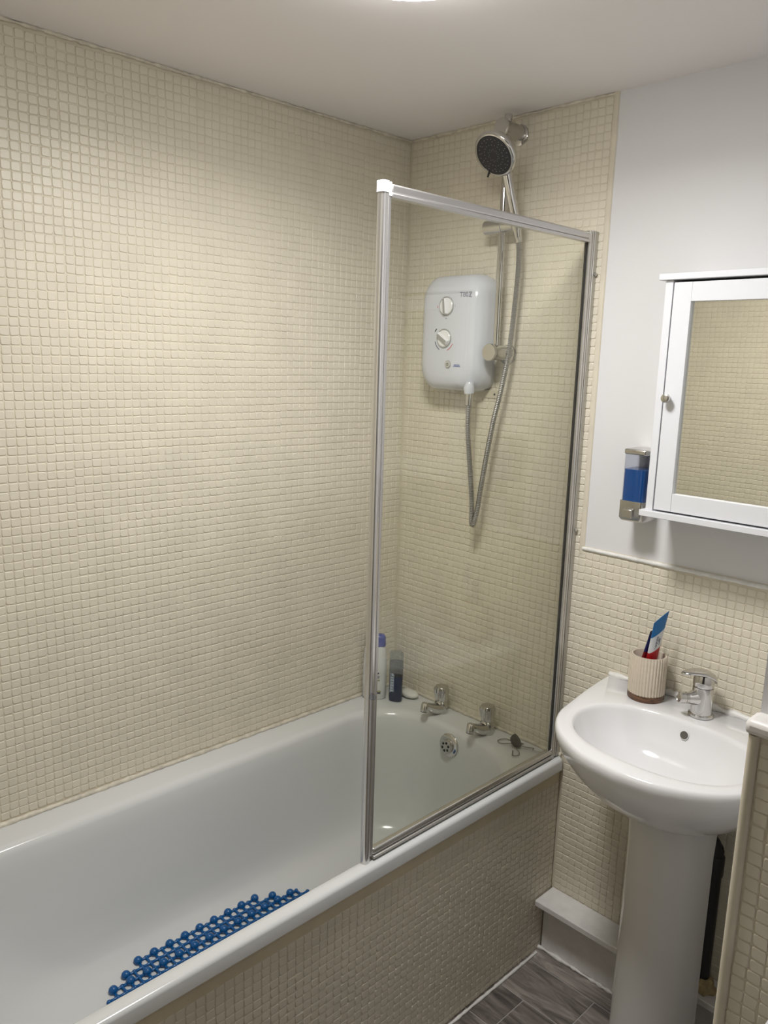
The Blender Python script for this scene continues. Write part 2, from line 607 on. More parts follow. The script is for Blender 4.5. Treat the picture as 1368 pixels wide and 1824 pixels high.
# trims
mb = MB().tube([(XT + .0085, YB - .001, 0.0), (XT + .0085, YB - .001, 1.212)], 0.0080, 12)
struct('trim_1', mb, GROUT, 'rounded cream tile trim up the outer corner of the boxed-out wall', 'trim')
mb = MB(); mb.box(XT - .004, 2.30, YB - .012, YB + .035, 1.212, 1.2345)
struct('trim_2', mb, WOODPAINT, 'narrow white painted sill capping the tiles of the boxed-out wall', 'sill', bevel=0.008)
mb = MB().loft([[(0.697, -.0005, z), (0.697, -.0035, z), (0.703, -.0048, z), (0.709, -.0035, z), (0.7115, -.0005, z)] for z in (1.205, H)])
struct('trim_3', mb, GROUT, 'smooth cream edging strip between the shower tiles and the white paint', 'trim')
bead('trim_4', [(0.706, -.002, 1.2205), (XT, -.002, 1.2205)], 0.0058, SEAL, 'white sealant line along the top of the basin splashback tiles', jag=.12)
bead('trim_5', [(0.003, -1.69, ZR + .004), (0.003, -.003, ZR + .004), (0.69, -.003, ZR + .004)], 0.0062, OLDSEAL, 'stained sealant bead between the bath rim and the tiled walls')
bead('trim_6', [(0.7, -1.7, 0.002), (0.7, -.075, 0.002)], 0.0042, SEAL, 'white sealant bead where the bath panel meets the floor')
bead('trim_7', [(0.69, -.05, 0.003), (0.86, -.05, .004), (XT, -.05, 0.003)], 0.0050, SEAL, 'cracked sealant along the foot of the pipe boxing', jag=.45)

bead('trim_9', [(.003, -1.69, H - .003), (.003, -.003, H - .003), (.70, -.003, H - .003)], 0.0042, OLDSEAL, 'cracked filler line where the tiled walls meet the ceiling', jag=.5)

# low pipe boxing under the basin
mb = MB(); mb.box(0.695, XT, -0.045, 0.0, 0.0, 0.162)
bx = thing('pipe_boxing', 'low white painted pipe boxing along the foot of the end wall under the basin', 'boxing', (1.07, -.03, 0))
obj('front_board', mb, WOODPAINT, bx, bevel=.002)
mb = MB(); mb.box(0.693, XT, -0.092, 0.0, 0.162, 0.181)
obj('lid_board', mb, WOODPAINT, bx, bevel=.003)

# ------------------------------------------------------------------ bath
t = thing('bathtub', 'long white bath set against the tiled walls, blue mat inside', 'bathtub', (0.35, -0.85, 0))
ox0, ox1, oy0, oy1 = 0.0035, 0.70, -1.6985, -0.0035
ix0, ix1, iy0, iy1 = 0.098, 0.655, -1.60, -0.112


def inner(d, z, foot=0.0):
    return rrect(ix0 + d, ix1 - d, iy0 + d + foot, iy1 - d, 0.19, z, 9)


rings = [rrect(ox0, ox1, oy0, oy1, .006, ZR - .036, 9), rrect(ox0, ox1, oy0, oy1, .012, ZR - .009, 9), rrect(ox0, ox1 - .002, oy0, oy1, .013, ZR - .003, 9),
         rrect(ox0, ox1 - .009, oy0, oy1, .014, ZR, 9),
         inner(-.022, ZR - .0005), inner(-.010, ZR - .003), inner(-.003, ZR - .009), inner(.002, ZR - .020), inner(.007, ZR - .06, .006),
         inner(.014, .47, .03), inner(.026, .36, .08), inner(.038, .29, .13), inner(.052, .252, .17), inner(.075, .229, .21), inner(.105, .221, .25), inner(.17, .218, .3)]
obj('basin_shell', MB().loft(rings, False, True), ENAMEL, t, smooth=70)
# overflow on the tap-end wall
ovc = Vector((0.365, -.121, 0.548)); ovn = Vector((0, -1, 0.12)).normalized()
ov = obj('overflow_plate', MB().lathe([(0.036, -.004), (.036, .001), (.032, .004), (.019, .0045)], ovc, ovn, 40), CHROME, t)
obj('overflow_grate', MB().lathe([(0.0215, .003), (.0215, .014), (.0202, .0165)], ovc + Vector((0, 0, -.002)), ovn, 36), SATIN, ov)
mb = MB()
for k in range(6):
    a = math.radians(60 * k + 20)
    c = ovc + ovn * .0166 + Vector((0, 0, -.002)) + Vector((1, 0, 0)) * (math.cos(a) * .0122) + Vector((0, .12, 1)).normalized() * (math.sin(a) * .0122)
    mb.lathe([(.0042, 0), (.0040, .0004)], c, ovn, 12)
obj('drain_hole', mb, BLACKP, ov)
obj('screw', MB().lathe([(.003, 0), (.0022, .0012)], ovc + ovn * .0166 + Vector((0, 0, -.002)), ovn, 12), CHROME, ov)

# bath panel
p = thing('bath_surround', 'cream mosaic-tiled front below the front rim of the bath', 'panel', (0.66, -.85, 0))
mb = MB(); mb.box(0.670, 0.6885, -1.698, -.004, 0.0, ZR - .037)
pp = obj('tile_bed', mb, GROUT, p, smooth=0)
mb = MB(); mb.box(0.6885, 0.6893, -1.698, -.004, 0.525, ZR - .037)
obj('plain_strip', mb, STRIP, p, smooth=0)
tiles(p, (0.6885, 0, 0), (0, 1, 0), (0, 0, 1), -1.695, -.004, 0.0, 0.524)

# ------------------------------------------------------------------ ceiling lamp
t = thing('ceiling_light', 'round white flush ceiling light above the bathroom', 'lamp', (*LAMP_XY, H))
obj('base_ring', MB().lathe([(.150, 0), (.152, -.010), (.151, -.020), (.144, -.022)], (*LAMP_XY, H), (0, 0, 1), 64), WPLAS, t)
em = emit('lamp_diffuser', LAMP_COLOR, LAMP_POWER)
obj('diffuser', MB().lathe([(.146, -.022), (.146, -.028), (.142, -.034), (.128, -.038), (.085, -.041), (.04, -.042), (.002, -.0425)], (*LAMP_XY, H), (0, 0, 1), 64), em, t, smooth=80)

ld = bpy.data.lights.new('lamp_light', 'AREA')
ld.shape = 'DISK'; ld.size = 0.27; ld.energy = LAMP_WATTS; ld.color = LAMP_COLOR; ld.spread = math.radians(LAMP_SPREAD)
lo_ = bpy.data.objects.new('lamp_light', ld)
lo_.location = (*LAMP_XY, H - .0435)
COL.objects.link(lo_)
setparent(lo_, t)

# ------------------------------------------------------------------ shower screen
SX = 0.672
t = thing('shower_screen', 'framed glass bath screen standing on the front rim of the bath', 'shower screen', (SX, -.39, ZR))
ZB, ZT = ZR + .001, 2.040
mb = MB(); mb.box(SX - .003, SX + .003, -.752, -.040, ZB + .022, ZT - .02)
obj('glass_pane', mb, GLASS, t, smooth=0)


def prof_v(y0, y1, x0, x1, z0, z1, r):
    return MB().loft([rrect(x0, x1, y0, y1, r, z0, 4), rrect(x0, x1, y0, y1, r, z1, 4)])


obj('outer_post', prof_v(-.768, -.750, SX - .010, SX + .010, ZB - .002, ZT - .016, .007), ALUB, t, smooth=50)
obj('post_lip', prof_v(-.751, -.741, SX - .006, SX + .007, ZB + .012, ZT - .016, .003), ALU, t)
mb = prof_v(-.769, -.749, SX - .011, SX + .011, ZT - .018, ZT + .004, .006)
CAPW = mat('cap_plastic', (0.55, 0.55, 0.56), .35)
obj('end_cap', mb, CAPW, t, bevel=.001)
obj('end_cap', prof_v(-.749, -.7425, SX - .009, SX + .009, ZT - .022, ZT + .003, .002), CAPW, t)
mb = MB(); mb.box(SX - .008, SX + .008, -.742, -.036, ZT - .017, ZT + .001)
obj('top_rail', mb, ALU, t, bevel=.004, seg=3)
mb = MB(); mb.box(SX - .006, SX + .0095, -.742, -.036, ZT - .0245, ZT - .017)
obj('top_rail_lip', mb, ALU, t, bevel=.001)
mb = MB(); mb.box(SX - .008, SX + .008, -.742, -.036, ZB + .011, ZB + .027)
obj('bottom_rail', mb, ALUB, t, bevel=.004, seg=3)
mb = MB(); mb.box(SX - .006, SX + .012, -.742, -.036, ZB + .003, ZB + .010)
obj('drip_rail', mb, ALUG, t, bevel=.002)
mb = MB(); mb.box(SX - .004, SX + .004, -.742, -.036, ZB - .001, ZB + .004)
obj('rubber_seal', mb, mat('seal_strip', (0.30, 0.27, 0.22), .6), t)
mb = MB(); mb.box(SX - .0035, SX + .0035, -.0425, -.039, ZB + .024, ZT - .024)
obj('rubber_seal', mb, RUBBER, t)
obj('hinge_post', prof_v(-.040, -.030, SX - .009, SX + .010, ZB, ZT + .004, .003), ALUB, t)
obj('hinge_post', prof_v(-.0285, -.0205, SX - .009, SX + .010, ZB + .004, ZT + .006, .003), ALUB, t)
mb = MB(); mb.box(SX - .006, SX + .0055, -.031, -.020, ZB + .004, ZT)
obj('hinge_gap', mb, GREYP, t)
mb = MB(); mb.box(SX - .011, SX + .011, -.0195, -.003, ZB + .002, ZT + .005)
ch = obj('wall_channel', mb, ALUG, t, bevel=.001)
for z in (1.94, 1.27, 0.72):
    obj('screw_cap', MB().lathe([(.0052, 0), (.0052, .004), (.0035, .0062)], (SX + .011, -.010, z), (1, 0, 0), 16), SATIN, ch)
# clear stop clipped on the outer post
obj('clip', MB().lathe([(.005, 0), (.0075, .004), (.006, .010), (.002, .013)], (SX + .009, -.760, 1.000), (1, -.3, .1), 14), CLEAR, t)

# ------------------------------------------------------------------ electric shower unit
t = thing('electric_shower', 'white electric shower box with two dials on the tiled end wall', 'shower', (0.265, 0, 1.63))
ux0, ux1, uz0, uz1 = 0.146, 0.378, 1.628, 1.956


def uring(d, y, r, dz=0.0):
    out = []
    for a, b, _ in rrect(ux0 + d, ux1 - d, uz0 + d + dz, uz1 - d - dz * .6 - .006, r, 0, 7):
        f = 1 - ((a - (ux0 + ux1) / 2) / ((ux1 - ux0) / 2)) ** 2
        k = max(0.0, (b - 1.80) / .15)
        kb = max(0.0, (1.78 - b) / .15)
        out.append((a, y, b + .010 * f * k ** 2 - .004 * f * kb ** 2))
    return out


mb = MB().loft([uring(.006, -.003, .03)[::-1], uring(.006, -.022, .03)[::-1]])
obj('back_plate', mb, LGREYP, t)
mb = MB().loft([uring(.0, -.0235, .044)[::-1], uring(0.0, -.048, .048)[::-1], uring(.004, -.070, .052)[::-1], uring(.011, -.084, .055)[::-1], uring(.021, -.0925, .055, .004)[::-1], uring(.033, -.096, .052, .010)[::-1], uring(.055, -.0975, .04, .02)[::-1]])
cover = obj('cover', mb, UNITP, t, smooth=70)
YF = -.0975
for (kx, kz, ang, nm) in ((0.2585, 1.866, 96, 'upper'), (0.2545, 1.775, 148, 'lower')):
    rg = obj('dial_ring', MB().lathe([(.0275, 0), (.0275, .003), (.0262, .0042), (.0245, .003), (.0245, .0)], (kx, YF + .001, kz), (0, -1, 0), 40), GREYP, t)
    dl = obj('dial', MB().lathe([(.0242, 0), (.0242, .0035), (.0225, .005)], (kx, YF + .001, kz), (0, -1, 0), 40), WPLAS, t)
    a = math.radians(ang)
    ex, ez = Vector((math.cos(a), 0, math.sin(a))), Vector((-math.sin(a), 0, math.cos(a)))
    c = Vector((kx, YF - .0035, kz))
    mb = MB()
    rr = []
    for hh, wd, ln in ((0, .0085, .023), (.006, .0062, .0225), (.010, .004, .021)):
        rr.append([c + ex * (ln * sx) + ez * (wd * sy) + Vector((0, -hh, 0)) for sx, sy in ((1, 1), (-1, 1), (-1, -1), (1, -1))])
    mb.loft(rr)
    obj('grip', mb, WPLAS, dl, bevel=.0012)
    mb = MB().loft([[c + ex * (ln * sx) + ez * (.0035 * sy) + Vector((0, -hh, 0)) for sx, sy in ((1, 1), (-1, 1), (-1, -1), (1, -1))] for hh, ln in ((.0098, .0205), (.0106, .020))])
    obj('pointer', mb, mat('pointer_grey', (.33, .33, .31), .4), dl)
obj('button_ring', MB().lathe([(.0115, 0), (.0115, .002), (.010, .003), (.0098, .001)], (0.273, YF + .001, 1.7015), (0, -1, 0), 32), GREYP, t)
bt = obj('start_button', MB().lathe([(.0098, 0), (.0094, .003)], (0.273, YF + .0005, 1.7015), (0, -1, 0), 32), mat('button_grey', (.52, .52, .48), .35), t)
FM = lambda x, z, y=YF - .0004: frame_m((x, y, z), (1, 0, 0), (0, 0, 1))
obj('power_symbol', MB().tube([(0.273 + .0035 * math.cos(a), YF - .0028, 1.7010 + .0035 * math.sin(a)) for a in [math.radians(120 + 300 * k / 16) for k in range(17)]], .0007, 6).tube([(0.273, YF - .0028, 1.7012), (.273, YF - .0028, 1.7058)], .0007, 6), INKBLK, bt)
text('lettering', 'T80Z', 0.0195, FM(0.329, 1.8965), INKGREY, t, sx=1.05)
text('brand_lettering', 'TRITON', 0.0062, FM(0.3065, 1.6995), INKBLUE, t)
mb = MB(); mb.box(0.293, 0.320, YF - .0006, YF, 1.6955, 1.6968)
obj('underline', mb, INKBLUE, t)


def arc(cx, cz, r, a0, a1, w_, m, nm):
    mb = MB()
    P = [math.radians(a0 + (a1 - a0) * k / 10) for k in range(11)]
    mb.loft([[(cx + rr * math.cos(a), yy, cz + rr * math.sin(a)) for rr, yy in ((r - w_, YF), (r - w_, YF - .0006), (r + w_, YF - .0006), (r + w_, YF))] for a in P])
    return obj(nm, mb, m, t)


arc(.2545, 1.775, .036, 195, 242, .0009, INKNAVY, 'cold_mark')
arc(.2545, 1.775, .036, 292, 335, .0009, INKRED, 'hot_mark')
arc(.2545, 1.775, .041, 138, 152, .0016, INKBLK, 'eco_mark')
arc(.2585, 1.866, .034, 176, 188, .0007, INKRED, 'dial_mark')
arc(.2585, 1.866, .034, 266, 274, .0007, INKBLK, 'dial_mark')
arc(.2585, 1.866, .034, -4, 4, .0007, INKGREY, 'dial_mark')
obj('outlet_boss', MB().tube([(0.351, -.088, 1.652), (0.351, -.090, 1.637), (0.351, -.088, 1.622)], [.011, .0155, .0145], 20), UNITP, t)
mb = MB(); mb.box(0.300, 0.392, -.006, -.002, 1.607, 1.632)
obj('pipe_plate', mb, mat('clear_cover', (.62, .57, .44), .3), t, bevel=.003)
obj('screw', MB().lathe([(.0035, 0), (.003, .001)], (0.378, -.006, 1.619), (0, -1, 0), 12), INKBLK, t)

# ------------------------------------------------------------------ riser rail, handset, hose
RX, RY = 0.4165, -.060
t = thing('riser_rail', 'chrome vertical riser rail with round wall brackets on the end wall', 'shower rail', (RX, 0, 1.73))
obj('pole', MB().tube([(RX, RY, 1.728), (RX, RY, 2.352)], .0098, 24).lathe([(.0106, 0), (.0106, .012), (.010, .014)], (RX, RY, 2.346), (0, 0, 1), 24), CHROME, t)
for z in (2.322, 1.738):
    b = obj('bracket', MB().lathe([(.0215, .001), (.021, .05), (.0222, .082), (.0235, .084)], (RX, 0, z), (0, -1, 0), 32), SATIN, t)
    obj('flange', MB().lathe([(.0275, .0005), (.0275, .008), (.022, .011)], (RX, 0, z - .004), (0, -1, 0), 32), CHROME, b)
    obj('cap', MB().lathe([(.0238, .084), (.0242, .089), (.0225, .092)], (RX, 0, z), (0, -1, 0), 32), SATIN, b)
sl = obj('slider', MB().lathe([(.0165, -.058), (.0190, -.056), (.0190, .0035)], (RX, RY, 2.076), (1, 0, 0), 32), SATIN, t)
obj('slider_joint', MB().lathe([(.0175, .003), (.0175, .006)], (RX, RY, 2.076), (1, 0, 0), 32), GREYP, sl)
HB = Vector((RX + .050, RY - .004, 2.078))      # handset cradle
obj('cradle', MB().lathe([(.0185, .006), (.0150, .036), (.0145, .040)], (RX, RY, 2.076), (1, 0, 0), 32).lathe([(.0150, -.016), (.0165, .014)], HB, (0, -.30, .95), 28), SATIN, sl)

# handset
HC = Vector((0.456, -.155, 2.238))              # centre of the spray face
FN = Vector((-0.034, -.772, -.635)).normalized()
t = thing('shower_handset', 'chrome shower handset with dark round spray face held at the top of the rail', 'shower head', HB)
hp = catmull([HB + Vector((0, .010, -.034)), HB + Vector((0, -.006, .010)), HB + Vector((-.004, -.032, .080)), HC - FN * .036 + Vector((0, .008, -.030)), HC - FN * .028], 8)
hr = np.interp(np.linspace(0, 1, len(hp)), [0, .3, .6, .85, 1], [.0100, .0125, .0140, .0165, .021])
obj('handle', MB().tube(hp, list(hr), 20), CHROME, t, smooth=60)
obj('head_shell', MB().lathe([(.013, -.042), (.034, -.034), (.052, -.017), (.0595, -.004), (.0610, .003), (.058, .0080), (.0525, .0090), (.0515, .006)], HC, FN, 48), CHROME, t, smooth=60)
fp = obj('spray_plate', MB().lathe([(.0515, .002), (.0515, .0080), (.046, .0095), (.013, .010)], HC, FN, 48), FACE, t)
q = FN.to_track_quat('Z', 'Y'); hx, hy = q @ Vector((1, 0, 0)), q @ Vector((0, 1, 0))
mb = MB()
for rad, cnt, ph in ((.043, 24, 0), (.037, 12, .2), (.028, 20, .1), (.0165, 10, 0), (.013, 10, .3)):
    for k in range(cnt):
        a = 2 * math.pi * k / cnt + ph
        mb.lathe([(.00115, 0), (.0009, .0008)], HC + hx * math.cos(a) * rad + hy * math.sin(a) * rad + FN * .0092, FN, 6)
noz = obj('nozzles', mb, DOT, fp)
noz['kind'] = 'stuff'
ldir = (-Vector((1, 0.75, .0)).normalized() * .55 - CU * .8)
ldir = (ldir - FN * ldir.dot(FN)).normalized()
obj('mode_lever', MB().tube([HC + ldir * .046 + FN * .007, HC + ldir * .069 + FN * .009], [.0032, .0026], 10), BLACKP, t)

# hose
hs = [HB + Vector((0, .012, -.040)), (0.4715, -.052, 2.00), (0.470, -.050, 1.93), (.461, -.050, 1.80), (0.4525, -.052, 1.715), (.435, -.054, 1.62), (0.4165, -.058, 1.528), (0.3925, -.062, 1.365), (.384, -.064, 1.29), (0.3755, -.066, 1.247), (.3695, -.066, 1.236), (.3655, -.067, 1.247), (0.3655, -.069, 1.30), (0.3575, -.075, 1.40), (0.3500, -.083, 1.50), (0.351, -.088, 1.565), (0.351, -.088, 1.592)]
path = resample(catmull(hs, 10), 0.0025)
rr = [(.0079 if (i // 1) % 2 == 0 else .0066) for i in range(len(path))]
t = thing('shower_hose', 'ribbed chrome shower hose looping from the handset to the shower box', 'hose', (0.37, -.066, 1.236))
obj('hose', MB().tube(path, rr, 10), mat('hose_chrome', (.38, .37, .35), .28, 1.0), t, smooth=20)
obj('hose_nut', MB().lathe([(.0095, 0), (.0105, .004), (.0105, .030)], (0.351, -.088, 1.588), (0, 0, 1), 24), CHROME, t)
obj('hose_nut', MB().lathe([(.0112, 0), (.0112, .008)], (0.351, -.088, 1.613), (0, 0, 1), 24), SATIN, t)
obj('hose_cone', MB().tube([HB + Vector((0, .0105, -.034)), HB + Vector((0.002, .0125, -.048))], [.0095, .0082], 18), SATIN, t)


# ------------------------------------------------------------------ bath taps
def make_tap(x, y, label):
    t = thing('bath_tap', label, 'tap', (x, y, ZR), 'pillar taps on the bath rim')
    z = ZR
    obj('tap_base', MB().lathe([(.0225, 0), (.0225, .004), (.0215, .012), (.0215, .030), (.0195, .037), (.014, .041), (.012, .046)], (x, y, z), (0, 0, 1), 32), CHROME, t, smooth=60)
    sp = catmull([(x, y - .004, z + .015), (x, y - .024, z + .0185), (x, y - .046, z + .028), (x, y - .066, z + .0385), (x, y - .076, z + .0415)], 6)
    sr = np.interp(np.linspace(0, 1, len(sp)), [0, .3, .6, .8, 1], [.0205, .0180, .0130, .0110, .0100])
    s_ = obj('spout', MB().tube(sp, list(sr), 20), CHROME, t, smooth=60)
    obj('nozzle', MB().lathe([(.0085, .0125), (.0112, .0105), (.0122, -.012), (.0120, -.015)], (x, y - .078, z + .041), (0, .18, 1), 24), CHROME, s_, smooth=60)
    obj('aerator', MB().lathe([(.0116, -.0145), (.0112, -.0172), (.0095, -.0175)], (x, y - .078, z + .041), (0, .18, 1), 20), BLACKP, s_)
    rib = lambda i: 1 + .055 * math.cos(7 * 2 * math.pi * i / 56)
    obj('head', MB().lathe([(.0185, .042), (.0200, .046), (.0235, .068), (.0240, .081), (.0215, .087)], (x, y, z), (0, 0, 1), 56, rib=rib), CHROME, t, smooth=30)
    obj('indicator', MB().lathe([(.0185, .087), (.0180, .0885)], (x, y, z), (0, 0, 1), 32), SATIN, t)
    return t


def copy_tree(o, parent=None):
    c = o.copy(); COL.objects.link(c)
    if parent is not None:
        inv = o.matrix_parent_inverse.copy()
        c.parent = parent
        c.matrix_parent_inverse = inv
    for ch in [k for k in S.objects if k.parent is o]:
        copy_tree(ch, c)
    return c


t1 = make_tap(0.2625, -.047, 'chrome pillar tap on the bath rim, the one nearer the bottles')
t2 = copy_tree(t1)
t2.location = (0.452, -.050, ZR)
t2['label'] = 'chrome pillar tap on the bath rim, the one nearer the plug chain'

# plug and chain
t = thing('bath_plug', 'dark rubber bath plug and ball chain lying on the bath rim corner', 'plug', (0.57, -.062, ZR))
pa = Vector((.70, .35, .55)).normalized()
obj('stopper', MB().lathe([(.016, 0), (.0185, .006), (.0205, .012), (.020, .0155), (.006, .018)], (0.560, -.060, ZR + .013), pa, 28), RUBBER, t)
ch = [(0.552, -.058, ZR + .018), (.545, -.040, ZR + .004), (.520, -.046, ZR + .004), (.512, -.070, ZR + .004), (.528, -.078, ZR + .004), (.548, -.060, ZR + .005), (.562, -.036, ZR + .004), (.575, -.030, ZR + .004), (.572, -.042, ZR + .004), (.560, -.048, ZR + .006)]
c2 = [(.578, -.072, ZR + .006), (.596, -.080, ZR + .004), (.608, -.098, ZR + .004), (.598, -.112, ZR + .004), (.588, -.100, ZR + .004), (.580, -.088, ZR + .004)]
c3 = [(.585, -.050, ZR + .006), (.600, -.038, ZR + .004), (.612, -.030, ZR + .004), (.615, -.040, ZR + .004)]
mb = MB()
for q in (ch, c2, c3):
    P = resample(catmull(q, 6), .0018)
    mb.tube(P, [(.0017 if i % 2 else .0010) for i in range(len(P))], 6)
obj('chain', mb, mat('dull_chain', (.26, .25, .22), .35, 1.0), t, smooth=20)

# ------------------------------------------------------------------ toiletries on the rim
def oval(cx, cy, a, b, ang, z, n=28, e=2.4):
    P = []
    for k in range(n):
        th = 2 * math.pi * k / n
        x = a * math.copysign(abs(math.cos(th)) ** (2 / e), math.cos(th)); y = b * math.copysign(abs(math.sin(th)) ** (2 / e), math.sin(th))
        c, s = math.cos(ang), math.sin(ang)
        P.append((cx + x * c - y * s, cy + x * s + y * c, z))
    return P


bx_, by_, ba = 0.041, -.134, math.radians(42)
t = thing('shampoo_bottle', 'white toiletry bottle with blue cap standing on the bath rim in the corner', 'bottle', (bx_, by_, ZR))
mb = MB().loft([oval(bx_, by_, a * .039, b * .022, ba, ZR + z) for a, b, z in ((.92, .92, .001), (1, 1, .006), (1.02, 1, .06), (1.0, 1, .125), (.95, .98, .155), (.88, .94, .174), (.78, .88, .183))])
bo = obj('body', mb, BOTTLEW, t, smooth=60)
mb = MB().loft([oval(bx_ + .004, by_ + .0036, a * .039, b * .022, ba, ZR + z) for a, b, z in ((.74, .84, .1835), (.76, .86, .188), (.72, .82, .212), (.62, .70, .220), (.35, .4, .222))])
obj('cap', mb, CAPBLUE, t, smooth=60)
bn = Vector((math.sin(ba), -math.cos(ba), 0)); bxv = Vector((math.cos(ba), math.sin(ba), 0))
BC = Vector((bx_, by_, ZR)) + bn * .0232
for zz, ln, wd, m_ in ((.094, .010, .0016, INKNAVY), (.083, .012, .0011, INKGREY), (.078, .011, .0008, INKGREY), (.070, .013, .0014, LABELOL), (.030, .017, .0022, LABELOL), (.025, .016, .0022, INKNAVY)):
    c = BC + Vector((0, 0, zz)) + bxv * .006
    mb = MB().loft([[c + bxv * (sx * ln) + Vector((0, 0, sz * wd)) + bn * h for sx, sz in ((-1, -1), (1, -1), (1, 1), (-1, 1))] for h in (-.004, .0)])
    obj('label_print', mb, m_, t)

gx, gy, ga = 0.106, -.098, math.radians(30)
t = thing('shower_gel', 'clear upright bottle of dark navy gel with a frosted cap on the bath rim', 'bottle', (gx, gy, ZR))
mb = MB().loft([oval(gx, gy, a * .0225, b * .0150, ga, ZR + z) for a, b, z in ((.9, .85, .001), (1, 1, .006), (1.0, 1, .088))])
gb = obj('gel', mb, GELBLUE, t, smooth=60)
mb = MB().loft([oval(gx, gy, a * .0232, b * .0158, ga, ZR + z) for a, b, z in ((1, 1, .0885), (1, 1, .134), (.99, .99, .138))])
obj('bottle_wall', mb, thin_glass('smoky_plastic', (.50, .54, .60), .05, .05), t, smooth=60)
mb = MB().loft([oval(gx, gy, a * .0226, b * .0155, ga, ZR + z) for a, b, z in ((1, 1, .139), (1, 1, .160), (.94, .94, .169), (.7, .7, .172))])
obj('cap', mb, FROST, t, smooth=60)
gn = Vector((math.sin(ga), -math.cos(ga), 0)); gxv = Vector((math.cos(ga), math.sin(ga), 0))
GB = Vector((gx, gy, ZR)) + gn * .0156
mb = MB()
for zc, hh, off, wd_ in ((.040, .0035, -.010, .0045), (.049, .0035, -.010, .004), (.058, .0035, -.0095, .0045), (.067, .0035, -.0095, .004), (.076, .003, -.009, .0045), (.085, .003, -.009, .004), (.095, .004, -.0085, .0035), (.066, .034, -.0155, .0007), (.066, .030, -.0035, .0006)):
    c = GB + gxv * off + Vector((0, 0, zc))
    q_ = [c + gxv * (sx * wd_) + Vector((0, 0, sz * hh)) for sx, sz in ((-1, -1), (1, -1), (1, 1), (-1, 1))]
    mb.loft([[p_ - gn * .003 for p_ in q_], [p_ + gn * .0005 for p_ in q_]])
obj('label_print', mb, INKWHITE, t)

t = thing('soap_bar', 'small oval white bar of soap on the bath rim behind the navy gel bottle', 'soap', (.112, -.045, ZR))
obj('bar', MB().sphere((.116, -.042, ZR + .0125), .001, 28, 12, (36, 24, 12.5)), SOAP, t, smooth=80)

# ------------------------------------------------------------------ blue bath mat
t = thing('bath_mat', 'oval blue vinyl bath mat of open net with round bumps on the bath floor', 'mat', (0.35, -.885, 0.219))
MZ = 0.223
HPT = 0.022
mb = MB()
ncx, ncy = 0.3395, -.9000
PX_, PY_ = .02375, .0218
SPAN = {6: (-8, 8), 5: (-10, 10), 4: (-12, 13), 3: (-13, 14), 2: (-14, 14), 1: (-14, 14), 0: (-14, 14)}


def inside(i, j):
    return abs(i) <= 6 and SPAN[abs(i)][0] <= j <= SPAN[abs(i)][1]


def npos(i, j):
    return (ncx + i * PX_, ncy + j * PY_, MZ)


NI, NJ = 8, 15
for i in range(-NI, NI + 1):
    for j in range(-NJ, NJ + 1):
        if not inside(i, j):
            continue
        for di, dj in ((1, 0), (0, 1)):
            if inside(i + di, j + dj):
                a, b = Vector(npos(i, j)), Vector(npos(i + di, j + dj))
                P = [a.lerp(b, k / 4) for k in range(5)]
                mb.tube(P, [.0052, .0040, .0036, .0040, .0052], 6, cap=False)
        if (i + j) % 2 or (i % 2 == 0):
            mb.sphere(npos(i, j), .0062, 8, 4)
        else:
            mb.sphere(npos(i, j), .0062, 8, 4)
obj('net', mb, BLUEMAT, t, smooth=60)
bump = MB().sphere((0, 0, 0), .0112, 16, 8, (1, 1, .95)).mesh('bump', BLUEMAT, 80)
for i in range(-NI, NI + 1):
    for j in range(-NJ, NJ + 1):
        if inside(i, j) and ((i % 2 == 0 and j % 2 == 0) or (abs(i) == 5 and abs(j) == 10)):
            o = bpy.data.objects.new('bump', bump)
            o.location = Vector(npos(i, j)) + Vector((0, 0, .004))
            COL.objects.link(o); setparent(o, t)

# ------------------------------------------------------------------ wash basin
BX = 1.098
half = [(0.283, -.0035), (.279, -.06), (.270, -.14), (.258, -.22), (.243, -.30), (.214, -.358), (.168, -.405), (.090, -.449), (0.0, -.463)]
hc = catmull([(a, b, 0) for a, b in half], 8)
outline = [(BX - p.x, p.y) for p in hc] + [(BX + p.x, p.y) for p in hc[::-1][1:]]
OC = (BX, -.20)
poly = outline + [outline[0]]


def ray_r(th):
    dx, dy = math.cos(th), math.sin(th)
    best = 0
    for (x0, y0), (x1, y1) in zip(poly, poly[1:]):
        ex, ey = x1 - x0, y1 - y0
        den = dx * ey - dy * ex
        if abs(den) < 1e-12: continue
        ax, ay = x0 - OC[0], y0 - OC[1]
        s = (ax * ey - ay * ex) / den
        u = (ax * dy - ay * dx) / den
        if s > 0 and -1e-6 <= u <= 1 + 1e-6:
            best = max(best, s)
    return best


angs = sorted(set([round(2 * math.pi * k / 96, 5) for k in range(96)] + [math.atan2(-.0035 - OC[1], .283), math.pi - math.atan2(-.0035 - OC[1], .283)]))
OR = [ray_r(a) for a in angs]


def oring(s, z, c=(BX, -.165)):
    out = []
    for a, r in zip(angs, OR):
        x, y = OC[0] + r * math.cos(a), OC[1] + r * math.sin(a)
        out.append((c[0] + (x - c[0]) * s, c[1] + (y - c[1]) * s, z))
    return out


def bring(s, z, dy=0.0, e=2.5):
    out = []
    for a in angs:
        ca, sa = math.cos(a), math.sin(a)
        k = (abs(ca) ** e + abs(sa) ** e) ** (-1 / e)
        b = .142 if sa < 0 else .140
        taper = 1.0 - (.12 * max(0, -sa * k))
        out.append((BX + .208 * s * k * ca * taper, -.264 + dy + b * s * k * sa, z))
    return out


